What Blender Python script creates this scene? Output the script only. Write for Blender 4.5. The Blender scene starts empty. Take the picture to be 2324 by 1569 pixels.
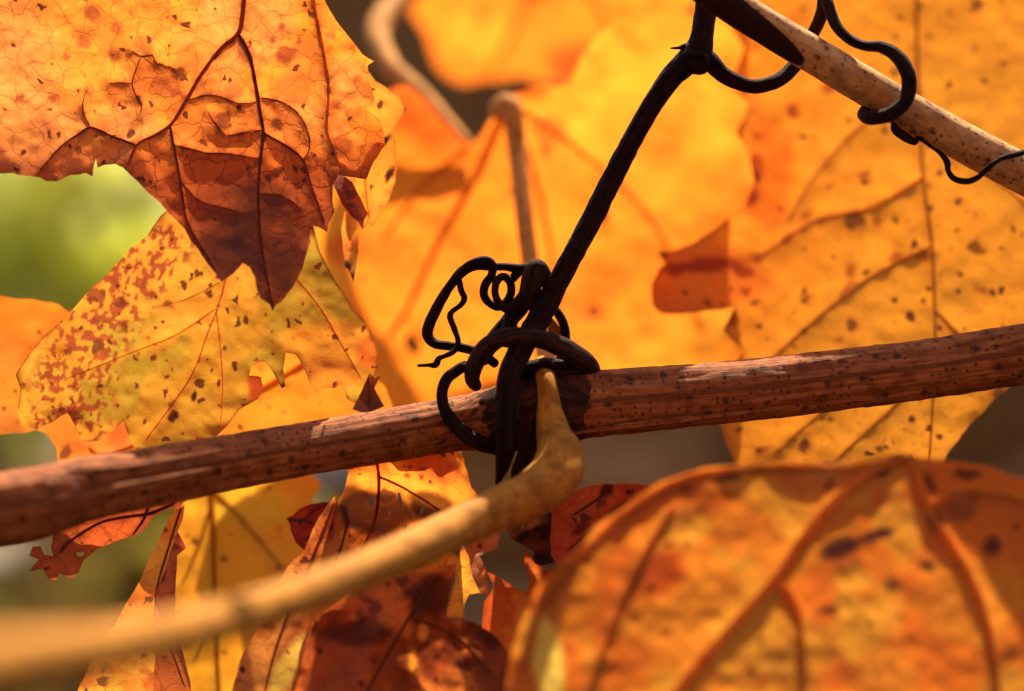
import bpy, math, random
import numpy as np
from mathutils import Vector
from mathutils.geometry import delaunay_2d_cdt

random.seed(7); RNG = np.random.default_rng(7)
scene = bpy.context.scene
col = scene.collection

# ------------------------------------------------------------------ camera, sky, sun, exposure
W, H = 2324.0, 1569.0            # measuring grid laid over the photograph
D0 = 0.42                        # metres from the lens to the plane of sharp focus
S = 0.150 / W                    # metres per grid unit on that plane
PITCH = math.radians(11)
CAM = np.array([0.0, -0.42, 0.62])
FWD = np.array([0.0, math.cos(PITCH), -math.sin(PITCH)])
UP = np.array([0.0, math.sin(PITCH), math.cos(PITCH)])
RIGHT = np.array([1.0, 0.0, 0.0])

cd = bpy.data.cameras.new('camera'); cam = bpy.data.objects.new('camera', cd); col.objects.link(cam)
cam.location = CAM.tolist(); cam.rotation_euler = (math.pi / 2 - PITCH, 0, 0)
cd.sensor_fit = 'HORIZONTAL'; cd.sensor_width = 36.0; cd.lens = 36.0 * D0 / 0.150
cd.clip_start = 0.01; cd.clip_end = 2000
cd.dof.use_dof = True; cd.dof.focus_distance = D0 - 0.001
cd.dof.aperture_fstop = cd.lens / 15.0       # a 15 mm wide opening
cd.dof.aperture_blades = 0
scene.camera = cam

SUN_EL, SUN_AZ = math.radians(44), math.radians(10)     # behind the leaves, a little to the right
wd = bpy.data.worlds.new('World'); scene.world = wd; wd.use_nodes = True
nt = wd.node_tree; bg = nt.nodes['Background']
sky = nt.nodes.new('ShaderNodeTexSky'); sky.sky_type = 'NISHITA'; sky.sun_disc = False
sky.sun_elevation = SUN_EL; sky.sun_rotation = SUN_AZ
nt.links.new(sky.outputs[0], bg.inputs[0]); bg.inputs[1].default_value = 0.085
sl = bpy.data.lights.new('sun', 'SUN'); sl.energy = 5.0; sl.angle = math.radians(0.55); sl.color = (1.0, 0.84, 0.62)
sun = bpy.data.objects.new('sun', sl); col.objects.link(sun)
to_sun = Vector((math.sin(SUN_AZ) * math.cos(SUN_EL), math.cos(SUN_AZ) * math.cos(SUN_EL), math.sin(SUN_EL)))
sun.rotation_euler = to_sun.to_track_quat('Z', 'Y').to_euler(); sun.location = (0.5, 3, 3)

vs = scene.view_settings
vs.view_transform = 'Standard'; vs.look = 'None'; vs.gamma = 1.0; vs.exposure = 1.5; vs.use_curve_mapping = False
scene.cycles.use_denoising = True
scene.cycles.max_bounces = 6; scene.cycles.diffuse_bounces = 5; scene.cycles.transmission_bounces = 4
scene.cycles.sample_clamp_indirect = 6

# ------------------------------------------------------------------ helpers
def P(u, v, off):
    """grid position + distance (mm) behind the plane of focus -> world metres"""
    u = np.asarray(u, float); v = np.asarray(v, float); d = D0 + np.asarray(off, float) * 1e-3
    k = S * d / D0
    return (CAM + np.multiply.outer(d, FWD) + np.multiply.outer((u - W / 2) * k, RIGHT)
            + np.multiply.outer((H / 2 - v) * k, UP))

def hash2(ix, iy, seed):
    n = (ix.astype(np.int64) * 374761393 + iy.astype(np.int64) * 668265263 + seed * 974634777) & 0x7fffffff
    n = (n ^ (n >> 13)) * 1274126177 & 0x7fffffff
    return ((n ^ (n >> 16)) & 0xffff) / 65535.0

def vnoise(x, y, seed=0):
    ix, iy = np.floor(x), np.floor(y); fx, fy = x - ix, y - iy
    fx = fx * fx * (3 - 2 * fx); fy = fy * fy * (3 - 2 * fy)
    a = hash2(ix, iy, seed); b = hash2(ix + 1, iy, seed); c = hash2(ix, iy + 1, seed); d = hash2(ix + 1, iy + 1, seed)
    return (a * (1 - fx) + b * fx) * (1 - fy) + (c * (1 - fx) + d * fx) * fy

def fbm(u, v, size, seed=0, octv=4):
    t = 0; a = 1.0; s = 0
    for k in range(octv):
        t = t + a * vnoise(np.asarray(u, float) / size * 2 ** k + 13.7 * k, np.asarray(v, float) / size * 2 ** k + 5.1 * k, seed + k)
        s += a; a *= 0.5
    return t / s

def sstep(a, b, x):
    t = np.clip((x - a) / (b - a + 1e-9), 0, 1); return t * t * (3 - 2 * t)

def catmull(pts, step):
    pts = np.asarray(pts, float); out = []
    n = len(pts)
    for i in range(n - 1):
        p0 = pts[max(i - 1, 0)]; p1 = pts[i]; p2 = pts[i + 1]; p3 = pts[min(i + 2, n - 1)]
        L = np.hypot(*(p2[:2] - p1[:2])); L = max(L, abs(p2[2] - p1[2]) / 0.0645 if len(p1) > 2 else 0)
        m = max(2, int(L / step))
        for j in range(m):
            t = j / m
            out.append(0.5 * (2 * p1 + (p2 - p0) * t + (2 * p0 - 5 * p1 + 4 * p2 - p3) * t * t + (3 * p1 - p0 - 3 * p2 + p3) * t ** 3))
    out.append(pts[-1])
    return np.array(out)

def seg_dist(px, py, poly):
    """distance of points to an open polyline"""
    best = np.full(px.shape, 1e9)
    for (x0, y0), (x1, y1) in zip(poly[:-1], poly[1:]):
        dx, dy = x1 - x0, y1 - y0; L = dx * dx + dy * dy + 1e-9
        t = np.clip(((px - x0) * dx + (py - y0) * dy) / L, 0, 1)
        best = np.minimum(best, (px - x0 - t * dx) ** 2 + (py - y0 - t * dy) ** 2)
    return np.sqrt(best)

def inside(px, py, poly):
    r = np.zeros(px.shape, bool); n = len(poly)
    for i in range(n):
        x0, y0 = poly[i]; x1, y1 = poly[(i + 1) % n]
        if y0 == y1: continue
        c = ((y0 > py) != (y1 > py)) & (px < (x1 - x0) * (py - y0) / (y1 - y0) + x0)
        r ^= c
    return r

def root(name, label, cat, loc, group=None):
    e = bpy.data.objects.new(name, None); col.objects.link(e)
    e.empty_display_size = 0.005; e.location = [float(x) for x in loc]
    e['label'] = label; e['category'] = cat
    if group: e['group'] = group
    return e

def mesh_obj(name, verts, faces, mat, parent=None, uvs=None, attrs=None, smooth=True):
    me = bpy.data.meshes.new(name)
    org = np.zeros(3)
    if parent is not None:
        p = parent
        while p is not None: org = org + np.array(p.location); p = p.parent
    me.from_pydata((np.asarray(verts) - org).tolist(), [], faces)
    if smooth: me.polygons.foreach_set('use_smooth', [True] * len(me.polygons))
    if uvs is not None:
        lay = me.uv_layers.new(name='UVMap'); vi = np.zeros(len(me.loops), int); me.loops.foreach_get('vertex_index', vi)
        lay.data.foreach_set('uv', np.asarray(uvs)[vi].astype(np.float32).ravel())
    for an, av in (attrs or {}).items():
        a = me.attributes.new(an, 'FLOAT_COLOR', 'POINT')
        av = np.asarray(av, np.float32)
        if av.shape[1] == 3: av = np.hstack([av, np.ones((len(av), 1), np.float32)])
        a.data.foreach_set('color', av.ravel())
    me.materials.append(mat); me.update()
    o = bpy.data.objects.new(name, me); col.objects.link(o)
    if parent is not None: o.parent = parent
    return o

# ------------------------------------------------------------------ materials
class N:
    def __init__(s, name):
        s.m = bpy.data.materials.new(name); s.m.use_nodes = True; s.t = s.m.node_tree; s.t.nodes.clear()
    def n(s, typ, ins=None, **props):
        x = s.t.nodes.new(typ)
        for k, v in props.items(): setattr(x, k, v)
        for k, v in (ins or {}).items():
            if isinstance(v, bpy.types.NodeSocket): s.t.links.new(v, x.inputs[k])
            else: x.inputs[k].default_value = v
        return x
    def tex(s, typ, ins, **p):
        x = s.n(typ, **p)
        if typ == 'ShaderNodeTexVoronoi': x.voronoi_dimensions = '2D'
        else: x.noise_dimensions = '2D'
        for k, v in ins.items():
            if isinstance(v, bpy.types.NodeSocket): s.t.links.new(v, x.inputs[k])
            else: x.inputs[k].default_value = v
        return x
    def math(s, op, a, b=0.0, c=None, clamp=False):
        x = s.n('ShaderNodeMath', {0: a, 1: b} if c is None else {0: a, 1: b, 2: c}, operation=op); x.use_clamp = clamp
        return x.outputs[0]
    def mix(s, f, a, b, blend='MIX'):
        x = s.n('ShaderNodeMix', data_type='RGBA', blend_type=blend)
        for k, v in ((0, f), (6, a), (7, b)):
            if isinstance(v, bpy.types.NodeSocket): s.t.links.new(v, x.inputs[k])
            else: x.inputs[k].default_value = v
        return x.outputs[2]
    def ramp(s, f, a, b):
        x = s.n('ShaderNodeMapRange', {0: f, 1: a, 2: b, 3: 0.0, 4: 1.0}, interpolation_type='SMOOTHSTEP'); return x.outputs[0]
    def out(s, sh): s.t.links.new(sh, s.n('ShaderNodeOutputMaterial').inputs[0]); return s.m

def leaf_material(name):
    m = N(name)
    uv = m.n('ShaderNodeUVMap', uv_map='UVMap').outputs[0]           # millimetres on the blade
    pig = m.n('ShaderNodeAttribute', attribute_name='pigment').outputs[0]
    msk = m.n('ShaderNodeAttribute', attribute_name='wear')
    sp = m.n('ShaderNodeSeparateColor', {0: msk.outputs[0]})
    spots, net, dead = sp.outputs
    wob = m.tex('ShaderNodeTexNoise', {'Vector': uv, 'Scale': 0.45, 'Detail': 3.0})
    wv = m.n('ShaderNodeVectorMath', {0: wob.outputs[1], 1: (2.2, 2.2, 0)}, operation='MULTIPLY').outputs[0]
    wuv = m.n('ShaderNodeVectorMath', {0: uv, 1: wv}, operation='ADD').outputs[0]
    # fine vein network
    v1 = m.tex('ShaderNodeTexVoronoi', {'Vector': wuv, 'Scale': 0.30}, feature='DISTANCE_TO_EDGE').outputs[0]
    v2 = m.tex('ShaderNodeTexVoronoi', {'Vector': wuv, 'Scale': 1.05}, feature='DISTANCE_TO_EDGE').outputs[0]
    l1 = m.math('SUBTRACT', 1.0, m.ramp(v1, 0.0, 0.075))
    l2 = m.math('SUBTRACT', 1.0, m.ramp(v2, 0.0, 0.10))
    br = m.tex('ShaderNodeTexNoise', {'Vector': uv, 'Scale': 0.22, 'Detail': 2.0}).outputs[0]
    brk = m.ramp(br, 0.42, 0.62)
    line = m.math('MAXIMUM', m.math('MULTIPLY', l1, 0.75), m.math('MULTIPLY', m.math('MULTIPLY', l2, brk), 0.55))
    line = m.math('MULTIPLY', line, net)
    # mottling and grain of the blade
    n1 = m.tex('ShaderNodeTexNoise', {'Vector': uv, 'Scale': 0.18, 'Detail': 5.0, 'Roughness': 0.6}).outputs[0]
    n2 = m.tex('ShaderNodeTexNoise', {'Vector': uv, 'Scale': 3.0, 'Detail': 4.0, 'Roughness': 0.7}).outputs[0]
    val = m.math('ADD', 0.62, m.math('ADD', m.math('MULTIPLY', n1, 0.36), m.math('MULTIPLY', n2, 0.40)))
    hsv = m.n('ShaderNodeHueSaturation', {0: 0.5, 1: 1.0, 2: val, 4: pig}).outputs[0]
    stain = m.mix(0.85, (0.20, 0.036, 0.010, 1), pig, 'MULTIPLY')
    c = m.mix(line, hsv, m.mix(0.82, hsv, (0.10, 0.022, 0.010, 1)))
    # scattered dead specks of two sizes
    for sc, r, k in ((0.75, 0.42, 0.92), (0.28, 0.36, 0.75)):
        v = m.tex('ShaderNodeTexVoronoi', {'Vector': wuv, 'Scale': sc, 'Randomness': 1.0}, feature='F1')
        rnd = m.n('ShaderNodeSeparateColor', {0: v.outputs[1]})
        on = m.math('GREATER_THAN', spots, rnd.outputs[0])
        rad = m.math('MULTIPLY', m.math('MULTIPLY', rnd.outputs[1], rnd.outputs[1]), r)
        ed = m.math('ADD', v.outputs[0], m.math('MULTIPLY', m.math('SUBTRACT', n2, 0.5), 0.25))
        s_ = m.math('MULTIPLY', on, m.math('SUBTRACT', 1.0, m.ramp(m.math('SUBTRACT', ed, rad), -0.05, 0.10)))
        halo = m.math('MULTIPLY', on, m.math('SUBTRACT', 1.0, m.ramp(m.math('SUBTRACT', ed, rad), 0.0, 0.35)))
        c = m.mix(m.math('MULTIPLY', halo, 0.30), c, (0.42, 0.070, 0.014, 1))
        c = m.mix(m.math('MULTIPLY', s_, k), c, (0.085, 0.020, 0.010, 1))
    hgt = m.math('ADD', m.math('MULTIPLY', line, 0.7), m.math('MULTIPLY', n2, 0.5))
    bmp = m.n('ShaderNodeBump', {'Strength': 0.35, 'Distance': 0.0004, 'Height': hgt}).outputs[0]
    d = m.n('ShaderNodeBsdfPrincipled', {'Base Color': c, 'Roughness': 0.55, 'Specular IOR Level': 0.22, 'Normal': bmp}).outputs[0]
    t = m.n('ShaderNodeBsdfTranslucent', {0: c, 1: bmp}).outputs[0]
    fac = m.math('MULTIPLY', m.math('SUBTRACT', 1.0, dead), 0.62)
    return m.out(m.n('ShaderNodeMixShader', {0: fac, 1: d, 2: t}).outputs[0])

def bark_material(name, c0, c1, spot, spots=0.5, streak=1.0, rough=0.7, bump=0.6, patch=None):
    m = N(name)
    uv = m.n('ShaderNodeUVMap', uv_map='UVMap').outputs[0]           # (mm along, mm around)
    st = m.n('ShaderNodeMapping', {0: uv, 3: (0.10, 1.5, 1)}).outputs[0]
    n1 = m.tex('ShaderNodeTexNoise', {'Vector': st, 'Scale': 1.0, 'Detail': 6.0, 'Roughness': 0.65}).outputs[0]
    n2 = m.tex('ShaderNodeTexNoise', {'Vector': uv, 'Scale': 0.30, 'Detail': 5.0, 'Roughness': 0.6}).outputs[0]
    n3 = m.tex('ShaderNodeTexNoise', {'Vector': uv, 'Scale': 2.2, 'Detail': 4.0, 'Roughness': 0.7}).outputs[0]
    c = m.mix(m.math('MULTIPLY', m.ramp(n1, 0.30, 0.68), streak), (*c0, 1), (*c1, 1))
    c = m.mix(m.ramp(n2, 0.35, 0.75), c, m.mix(1.0, c, (0.55, 0.50, 0.50, 1), 'MULTIPLY'))
    for sc, r in ((0.9, 0.33), (0.35, 0.30)):
        v = m.tex('ShaderNodeTexVoronoi', {'Vector': uv, 'Scale': sc}, feature='F1')
        rnd = m.n('ShaderNodeSeparateColor', {0: v.outputs[1]})
        on = m.math('GREATER_THAN', spots, rnd.outputs[0])
        e = m.math('ADD', v.outputs[0], m.math('MULTIPLY', m.math('SUBTRACT', n3, 0.5), 0.5))
        s_ = m.math('MULTIPLY', on, m.math('SUBTRACT', 1.0, m.ramp(e, r * 0.25, r)))
        c = m.mix(m.math('MULTIPLY', s_, 0.85), c, (*spot, 1))
    if patch is not None:                                             # dead bark, kept in a vertex mask
        a = m.n('ShaderNodeAttribute', attribute_name='patch')
        pm = m.math('ADD', m.n('ShaderNodeSeparateColor', {0: a.outputs[0]}).outputs[0], m.math('MULTIPLY', m.math('SUBTRACT', n3, 0.5), 0.35))
        c = m.mix(m.ramp(pm, 0.35, 0.60), c, (*patch, 1))
    h = m.math('ADD', m.math('MULTIPLY', n1, 1.0), m.math('MULTIPLY', n3, 0.35))
    b = m.n('ShaderNodeBump', {'Strength': bump, 'Distance': 0.0006, 'Height': h}).outputs[0]
    return m.out(m.n('ShaderNodeBsdfPrincipled', {'Base Color': c, 'Roughness': rough, 'Specular IOR Level': 0.08, 'Normal': b}).outputs[0])

LEAF = leaf_material('autumn_leaf_blade')
BARK = bark_material('brown_cane_bark', (0.27, 0.080, 0.022), (0.50, 0.165, 0.052), (0.050, 0.022, 0.012), 0.34, bump=0.8)
PALE = bark_material('pale_cane_bark', (0.58, 0.28, 0.095), (0.74, 0.41, 0.16), (0.13, 0.030, 0.012), 0.42, 0.7, bump=0.3, patch=(0.030, 0.010, 0.006))
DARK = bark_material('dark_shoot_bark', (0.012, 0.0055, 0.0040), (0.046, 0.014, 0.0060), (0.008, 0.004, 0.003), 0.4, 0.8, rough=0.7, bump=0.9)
GREY = bark_material('grey_brown_node_bark', (0.022, 0.011, 0.007), (0.095, 0.038, 0.018), (0.012, 0.007, 0.005), 0.4, 0.8, rough=0.8, bump=0.9)
NODE = bark_material('dark_node_bark', (0.045, 0.016, 0.008), (0.13, 0.042, 0.018), (0.018, 0.009, 0.006), 0.4, 0.9, rough=0.85, bump=0.9)
GREEN = bark_material('yellow_green_petiole', (0.43, 0.175, 0.020), (0.56, 0.25, 0.030), (0.24, 0.09, 0.012), 0.25, 0.7, rough=0.75, bump=0.2)
STALK = bark_material('straw_petiole', (0.50, 0.28, 0.08), (0.62, 0.36, 0.11), (0.28, 0.10, 0.03), 0.2, 0.6, rough=0.6, bump=0.2)

PALESTALK = bark_material('pale_straw_petiole', (0.56, 0.25, 0.055), (0.66, 0.32, 0.08), (0.4, 0.16, 0.04), 0.2, 0.6, rough=0.8, bump=0.2)

def vein_material(name, c, t_=0.6):
    m = N(name)
    co = m.n('ShaderNodeTexCoord').outputs[3]
    n = m.n('ShaderNodeTexNoise', {'Vector': co, 'Scale': 900.0, 'Detail': 3.0}).outputs[0]
    cc = m.mix(n, (c[0] * 0.6, c[1] * 0.55, c[2] * 0.5, 1), (c[0] * 1.25, c[1] * 1.25, c[2] * 1.25, 1))
    d = m.n('ShaderNodeBsdfPrincipled', {'Base Color': cc, 'Roughness': 0.6, 'Specular IOR Level': 0.2}).outputs[0]
    t = m.n('ShaderNodeBsdfTranslucent', {0: cc}).outputs[0]
    return m.out(m.n('ShaderNodeMixShader', {0: t_, 1: d, 2: t}).outputs[0])
V_RUST = vein_material('rust_vein', (0.52, 0.14, 0.040), 0.6)
V_DARK = vein_material('dark_vein', (0.26, 0.066, 0.022), 0.55)
V_GOLD = vein_material('gold_vein', (0.88, 0.50, 0.13), 0.85)
V_OLIVE = vein_material('olive_vein', (0.74, 0.42, 0.12), 0.8)

# ------------------------------------------------------------------ tubes (stems, tendrils, veins)
def tube(name, ctrl, mat, parent, sides=14, step=6.0, rough=0.0, ridge=0.0, seed=0, flat=1.0, patch=None, twist=0.0):
    """ctrl: (u, v, mm behind focus, width in grid units)"""
    c = catmull(ctrl, step)
    if mat is DARK: rough *= 1.4
    pos = P(c[:, 0], c[:, 1], c[:, 2]); rad = c[:, 3] * 0.5 * S * (1 + c[:, 2] * 1e-3 / D0)
    n = len(pos); tan = np.gradient(pos, axis=0); tan /= np.linalg.norm(tan, axis=1)[:, None] + 1e-12
    ref = -FWD - tan[0] * np.dot(-FWD, tan[0])
    if np.linalg.norm(ref) < 0.1: ref = UP - tan[0] * np.dot(UP, tan[0])
    ref /= np.linalg.norm(ref)
    V = []; UVs = []; M = []; s = 0.0
    for i in range(n):
        ref = ref - tan[i] * np.dot(ref, tan[i]); ref /= np.linalg.norm(ref) + 1e-12
        b = np.cross(tan[i], ref)
        if i: s += np.linalg.norm(pos[i] - pos[i - 1])
        endf = 1.0
        e = min(i, n - 1 - i) / 3.0
        if e < 1: endf = math.sqrt(max(0.0, 1 - (1 - e) ** 2)) * 0.95 + 0.05
        for j in range(sides):
            a = 2 * math.pi * j / sides
            r = rad[i] * endf
            if rough or ridge:
                k = float(vnoise(np.array(s * 1000 / 1.1), np.array(j * 0.9), seed)) - 0.5
                k2 = float(vnoise(np.array(s * 1000 / 4.5), np.array(j * 0.45), seed + 5)) - 0.5
                q = float(vnoise(np.array(s * 1000 / 30.0), np.array(j * 1.3 + 40), seed + 9)) - 0.5
                r *= 1 + rough * (k + k2) + ridge * q
            V.append(pos[i] + ref * (r * math.cos(a) * flat) + b * (r * math.sin(a)))
            UVs.append((s * 1000 + seed * 17.3, (a / (2 * math.pi)) * 2 * math.pi * max(rad[i] * 1000, 0.4)))
            if patch is not None: M.append(patch(c[i], a))
    F = []
    for i in range(n - 1):
        for j in range(sides):
            k = (j + 1) % sides
            F.append((i * sides + j, i * sides + k, (i + 1) * sides + k, (i + 1) * sides + j))
    F.append(tuple(range(sides))[::-1]); F.append(tuple((n - 1) * sides + j for j in range(sides)))
    at = {'patch': np.array([[x, x, x] for x in M])} if patch is not None else None
    return mesh_obj(name, np.array(V), F, mat, parent, UVs, at)

# ------------------------------------------------------------------ leaves
def resample(poly, step, jag, seed, smooth=0):
    p = [tuple(map(float, q[:2])) for q in poly]
    for _ in range(smooth):
        q = []
        for i in range(len(p)):
            a, b = np.array(p[i]), np.array(p[(i + 1) % len(p)])
            q += [tuple(a * .75 + b * .25), tuple(a * .25 + b * .75)]
        p = q
    out = []
    for i in range(len(p)):
        a, b = np.array(p[i]), np.array(p[(i + 1) % len(p)]); L = np.hypot(*(b - a)); m = max(1, int(round(L / step)))
        for j in range(m): out.append(a + (b - a) * j / m)
    o = np.array(out)
    if jag:
        dx = (fbm(o[:, 0], o[:, 1], 38, seed, 3) - 0.5) * 2 * jag; dy = (fbm(o[:, 0], o[:, 1], 38, seed + 31, 3) - 0.5) * 2 * jag
        o = o + np.stack([dx, dy], 1)
    return o

def leaf(name, label, outline, depth, colour, veins=(), holes=(), step=9.0, jag=4.0, smooth=0, seed=1, pucker=0.5,
         petiole=None, group=None, petiole_mat=None, parent=None, crinkle=0.35):
    out = resample(outline, step, jag, seed, smooth)
    hol = [resample(h, step * 0.7, jag * 0.6, seed + 3, 1) for h in holes]
    lo, hi = out.min(0), out.max(0)
    gx, gy = np.meshgrid(np.arange(lo[0], hi[0], step), np.arange(lo[1], hi[1], step * 0.87))
    gx = gx + (np.arange(gx.shape[0]) % 2)[:, None] * step * 0.5
    gx = gx.ravel() + RNG.uniform(-.2, .2, gx.size) * step; gy = gy.ravel() + RNG.uniform(-.2, .2, gy.size) * step
    k = inside(gx, gy, out); gx, gy = gx[k], gy[k]
    k = seg_dist(gx, gy, np.vstack([out, out[:1]])) > step * 0.55; gx, gy = gx[k], gy[k]
    for h in hol:
        k = ~inside(gx, gy, h) & (seg_dist(gx, gy, np.vstack([h, h[:1]])) > step * 0.5); gx, gy = gx[k], gy[k]
    pts = [Vector(q) for q in out]; edges = [(i, (i + 1) % len(out)) for i in range(len(out))]
    for h in hol:
        b = len(pts); pts += [Vector(q) for q in h]; edges += [(b + i, b + (i + 1) % len(h)) for i in range(len(h))]
    pts += [Vector((a, b)) for a, b in zip(gx, gy)]
    vv, ee, ff, *_ = delaunay_2d_cdt(pts, edges, [], 0, 1e-4)
    vx = np.array([[q.x, q.y] for q in vv]); fa = np.array([f for f in ff if len(f) == 3])
    cx = vx[fa].mean(1); keep = inside(cx[:, 0], cx[:, 1], out)
    for h in hol: keep &= ~inside(cx[:, 0], cx[:, 1], h)
    fa = fa[keep]
    used = np.unique(fa); remap = -np.ones(len(vx), int); remap[used] = np.arange(len(used)); vx = vx[used]; fa = remap[fa]
    u, v = vx[:, 0], vx[:, 1]
    vpoly = [catmull([q[:2] for q in ve[0]], 14) for ve in veins]
    dv = np.full(len(u), 999.0)
    for q in vpoly: dv = np.minimum(dv, seg_dist(u, v, q))
    de = seg_dist(u, v, np.vstack([out, out[:1]]))
    for h in hol: de = np.minimum(de, seg_dist(u, v, np.vstack([h, h[:1]])))
    def Z(u, v, dv, de):
        z = depth(u, v)
        z = z + pucker * np.exp(-dv / 26.0)                                   # blade sinks along its veins
        z = z + (fbm(u, v, 120, seed + 60, 3) - 0.5) * crinkle * 3.0
        z = z + (fbm(u, v, 30, seed + 70, 2) - 0.5) * crinkle
        z = z + np.exp(-de / 30.0) * (fbm(u, v, 60, seed + 80, 2) - 0.5) * crinkle * 4
        return z
    z = Z(u, v, dv, de)
    rgb, spots, net, dead = colour(u, v, dv, de)
    wear = np.stack([np.clip(spots + 0 * u, 0, 1), np.clip(net + 0 * u, 0, 1), np.clip(dead + 0 * u, 0, 1)], 1)
    mid = vx.mean(0)
    base = P(petiole[0][0], petiole[0][1], petiole[0][2]) if petiole else P(mid[0], mid[1], float(np.mean(z)))
    r = parent or root(name, label, 'leaf', base, group)
    fl = fa[:, ::-1].tolist()
    blade = mesh_obj('blade', P(u, v, z), fl, LEAF, r, np.stack([u, -v], 1) * S * 1000 + seed * 23.7, {'pigment': rgb, 'wear': wear})
    for i, ve in enumerate(veins):
        q = vpoly[i]; w0, w1 = ve[1], ve[2]; vm = ve[3] if len(ve) > 3 else V_RUST
        k = inside(q[:, 0], q[:, 1], out)
        for h in hol: k &= ~inside(q[:, 0], q[:, 1], h)
        ids = np.where(k)[0]
        if len(ids) < 3: continue
        q = q[ids[0]:ids[-1] + 1]
        deq = seg_dist(q[:, 0], q[:, 1], np.vstack([out, out[:1]]))
        zz = Z(q[:, 0], q[:, 1], 0 * q[:, 0], deq)
        w = np.linspace(w0, w1, len(q)) * (0.85 + 0.3 * fbm(q[:, 0], q[:, 1], 22, seed + 5, 2))
        tube('vein', np.stack([q[:, 0], q[:, 1], zz - w * 0.0645 * 0.10, w], 1), vm, blade, sides=8, step=14)
    if petiole:
        tube('petiole', petiole, petiole_mat or STALK, r, sides=14, step=12, rough=0.05, seed=seed)
    return r

def C(*rgb):                      # pigment measured as 8-bit screen colour -> linear
    a = np.array(rgb, float) / 255.0
    return np.where(a <= 0.04045, a / 12.92, ((a + 0.055) / 1.055) ** 2.4)

def blend(a, b, t):
    t = np.asarray(t)[:, None]; return a * (1 - t) + b * t

def flat(c, u): return np.tile(np.asarray(c, float), (len(u), 1))

def blob(u, v, cu, cv, ru, rv=None, rot=0.0, wob=0.35, seed=0):
    rv = rv or ru; c, s = math.cos(rot), math.sin(rot)
    x = (u - cu) * c + (v - cv) * s; y = -(u - cu) * s + (v - cv) * c
    d = np.sqrt((x / ru) ** 2 + (y / rv) ** 2) + (fbm(u, v, max(ru, rv) * 0.8, seed, 3) - 0.5) * 2 * wob
    return 1 - sstep(0.65, 1.15, d)

GOLD = C(238, 150, 42); ORANGE = C(226, 108, 30); AMBER = C(234, 126, 34); RED = C(196, 66, 24); RUST = C(170, 76, 32)
BROWN = C(112, 52, 26); DKBROWN = C(66, 34, 22); YGREEN = C(180, 132, 40); OLIVE = C(160, 128, 36); TAN = C(234, 140, 66)

# ================================================================== GROUND AND FAR BACKGROUND
def ground():
    m = N('vineyard_soil')
    co = m.n('ShaderNodeTexCoord').outputs[3]
    n1 = m.n('ShaderNodeTexNoise', {'Vector': co, 'Scale': 3.0, 'Detail': 6.0, 'Roughness': 0.6}).outputs[0]
    n2 = m.n('ShaderNodeTexNoise', {'Vector': co, 'Scale': 60.0, 'Detail': 5.0, 'Roughness': 0.7}).outputs[0]
    c = m.mix(m.ramp(n1, 0.35, 0.65), (0.012, 0.0050, 0.0020, 1), (0.034, 0.0140, 0.0052, 1))
    c = m.mix(m.ramp(n2, 0.45, 0.75), c, (0.055, 0.025, 0.009, 1))
    b = m.n('ShaderNodeBump', {'Strength': 0.8, 'Distance': 0.02, 'Height': n2}).outputs[0]
    mat = m.out(m.n('ShaderNodeBsdfPrincipled', {'Base Color': c, 'Roughness': 1.0, 'Specular IOR Level': 0.0, 'Normal': b}).outputs[0])
    xs = np.concatenate([[-400, -60, -12], np.linspace(-4, 4, 90), [12, 60, 400]])
    ys = np.concatenate([[-400, -40, -6], np.linspace(-2, 7, 100), [14, 60, 400]])
    X, Y = np.meshgrid(xs, ys); Zg = (fbm(X + 9, Y + 3, 0.6, 3, 4) - 0.5) * 0.07 * (np.abs(X) < 8)
    nx = len(xs); F = [(j * nx + i, j * nx + i + 1, (j + 1) * nx + i + 1, (j + 1) * nx + i) for j in range(len(ys) - 1) for i in range(nx - 1)]
    o = mesh_obj('ground', np.stack([X.ravel(), Y.ravel(), Zg.ravel()], 1), F, mat); o['kind'] = 'structure'
ground()

def foliage_material(name, c0, c1, t=0.5):
    m = N(name)
    g = m.n('ShaderNodeNewGeometry').outputs['Random Per Island']
    c = m.mix(g, (*c0, 1), (*c1, 1))
    d = m.n('ShaderNodeBsdfPrincipled', {'Base Color': c, 'Roughness': 0.8, 'Specular IOR Level': 0.04}).outputs[0]
    tr = m.n('ShaderNodeBsdfTranslucent', {0: c}).outputs[0]
    return m.out(m.n('ShaderNodeMixShader', {0: t, 1: d, 2: tr}).outputs[0])

def leaf_cloud(name, mat, centre, radii, n, size, parent, seed):
    r = np.random.default_rng(seed); V = []; F = []
    for i in range(n):
        d = r.normal(size=3); d /= np.linalg.norm(d); p = np.array(centre) + d * np.array(radii) * r.uniform(0.25, 1) ** 0.5
        a = r.normal(size=3); a /= np.linalg.norm(a); b = np.cross(a, r.normal(size=3)); b /= np.linalg.norm(b); n_ = np.cross(a, b)
        L = size * r.uniform(0.6, 1.3); w = L * 0.32; k = len(V)
        V += [p, p + a * L * .35 + b * w + n_ * L * .06, p + a * L * .35 - b * w + n_ * L * .06, p + a * L * .72 + b * w * .8, p + a * L * .72 - b * w * .8, p + a * L, p + a * L * .4 - n_ * L * .02]
        F += [(k, k + 6, k + 1), (k, k + 2, k + 6), (k + 1, k + 6, k + 3), (k + 2, k + 4, k + 6), (k + 3, k + 6, k + 5), (k + 6, k + 4, k + 5)]
    return mesh_obj(name, np.array(V), F, mat, parent)

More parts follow.
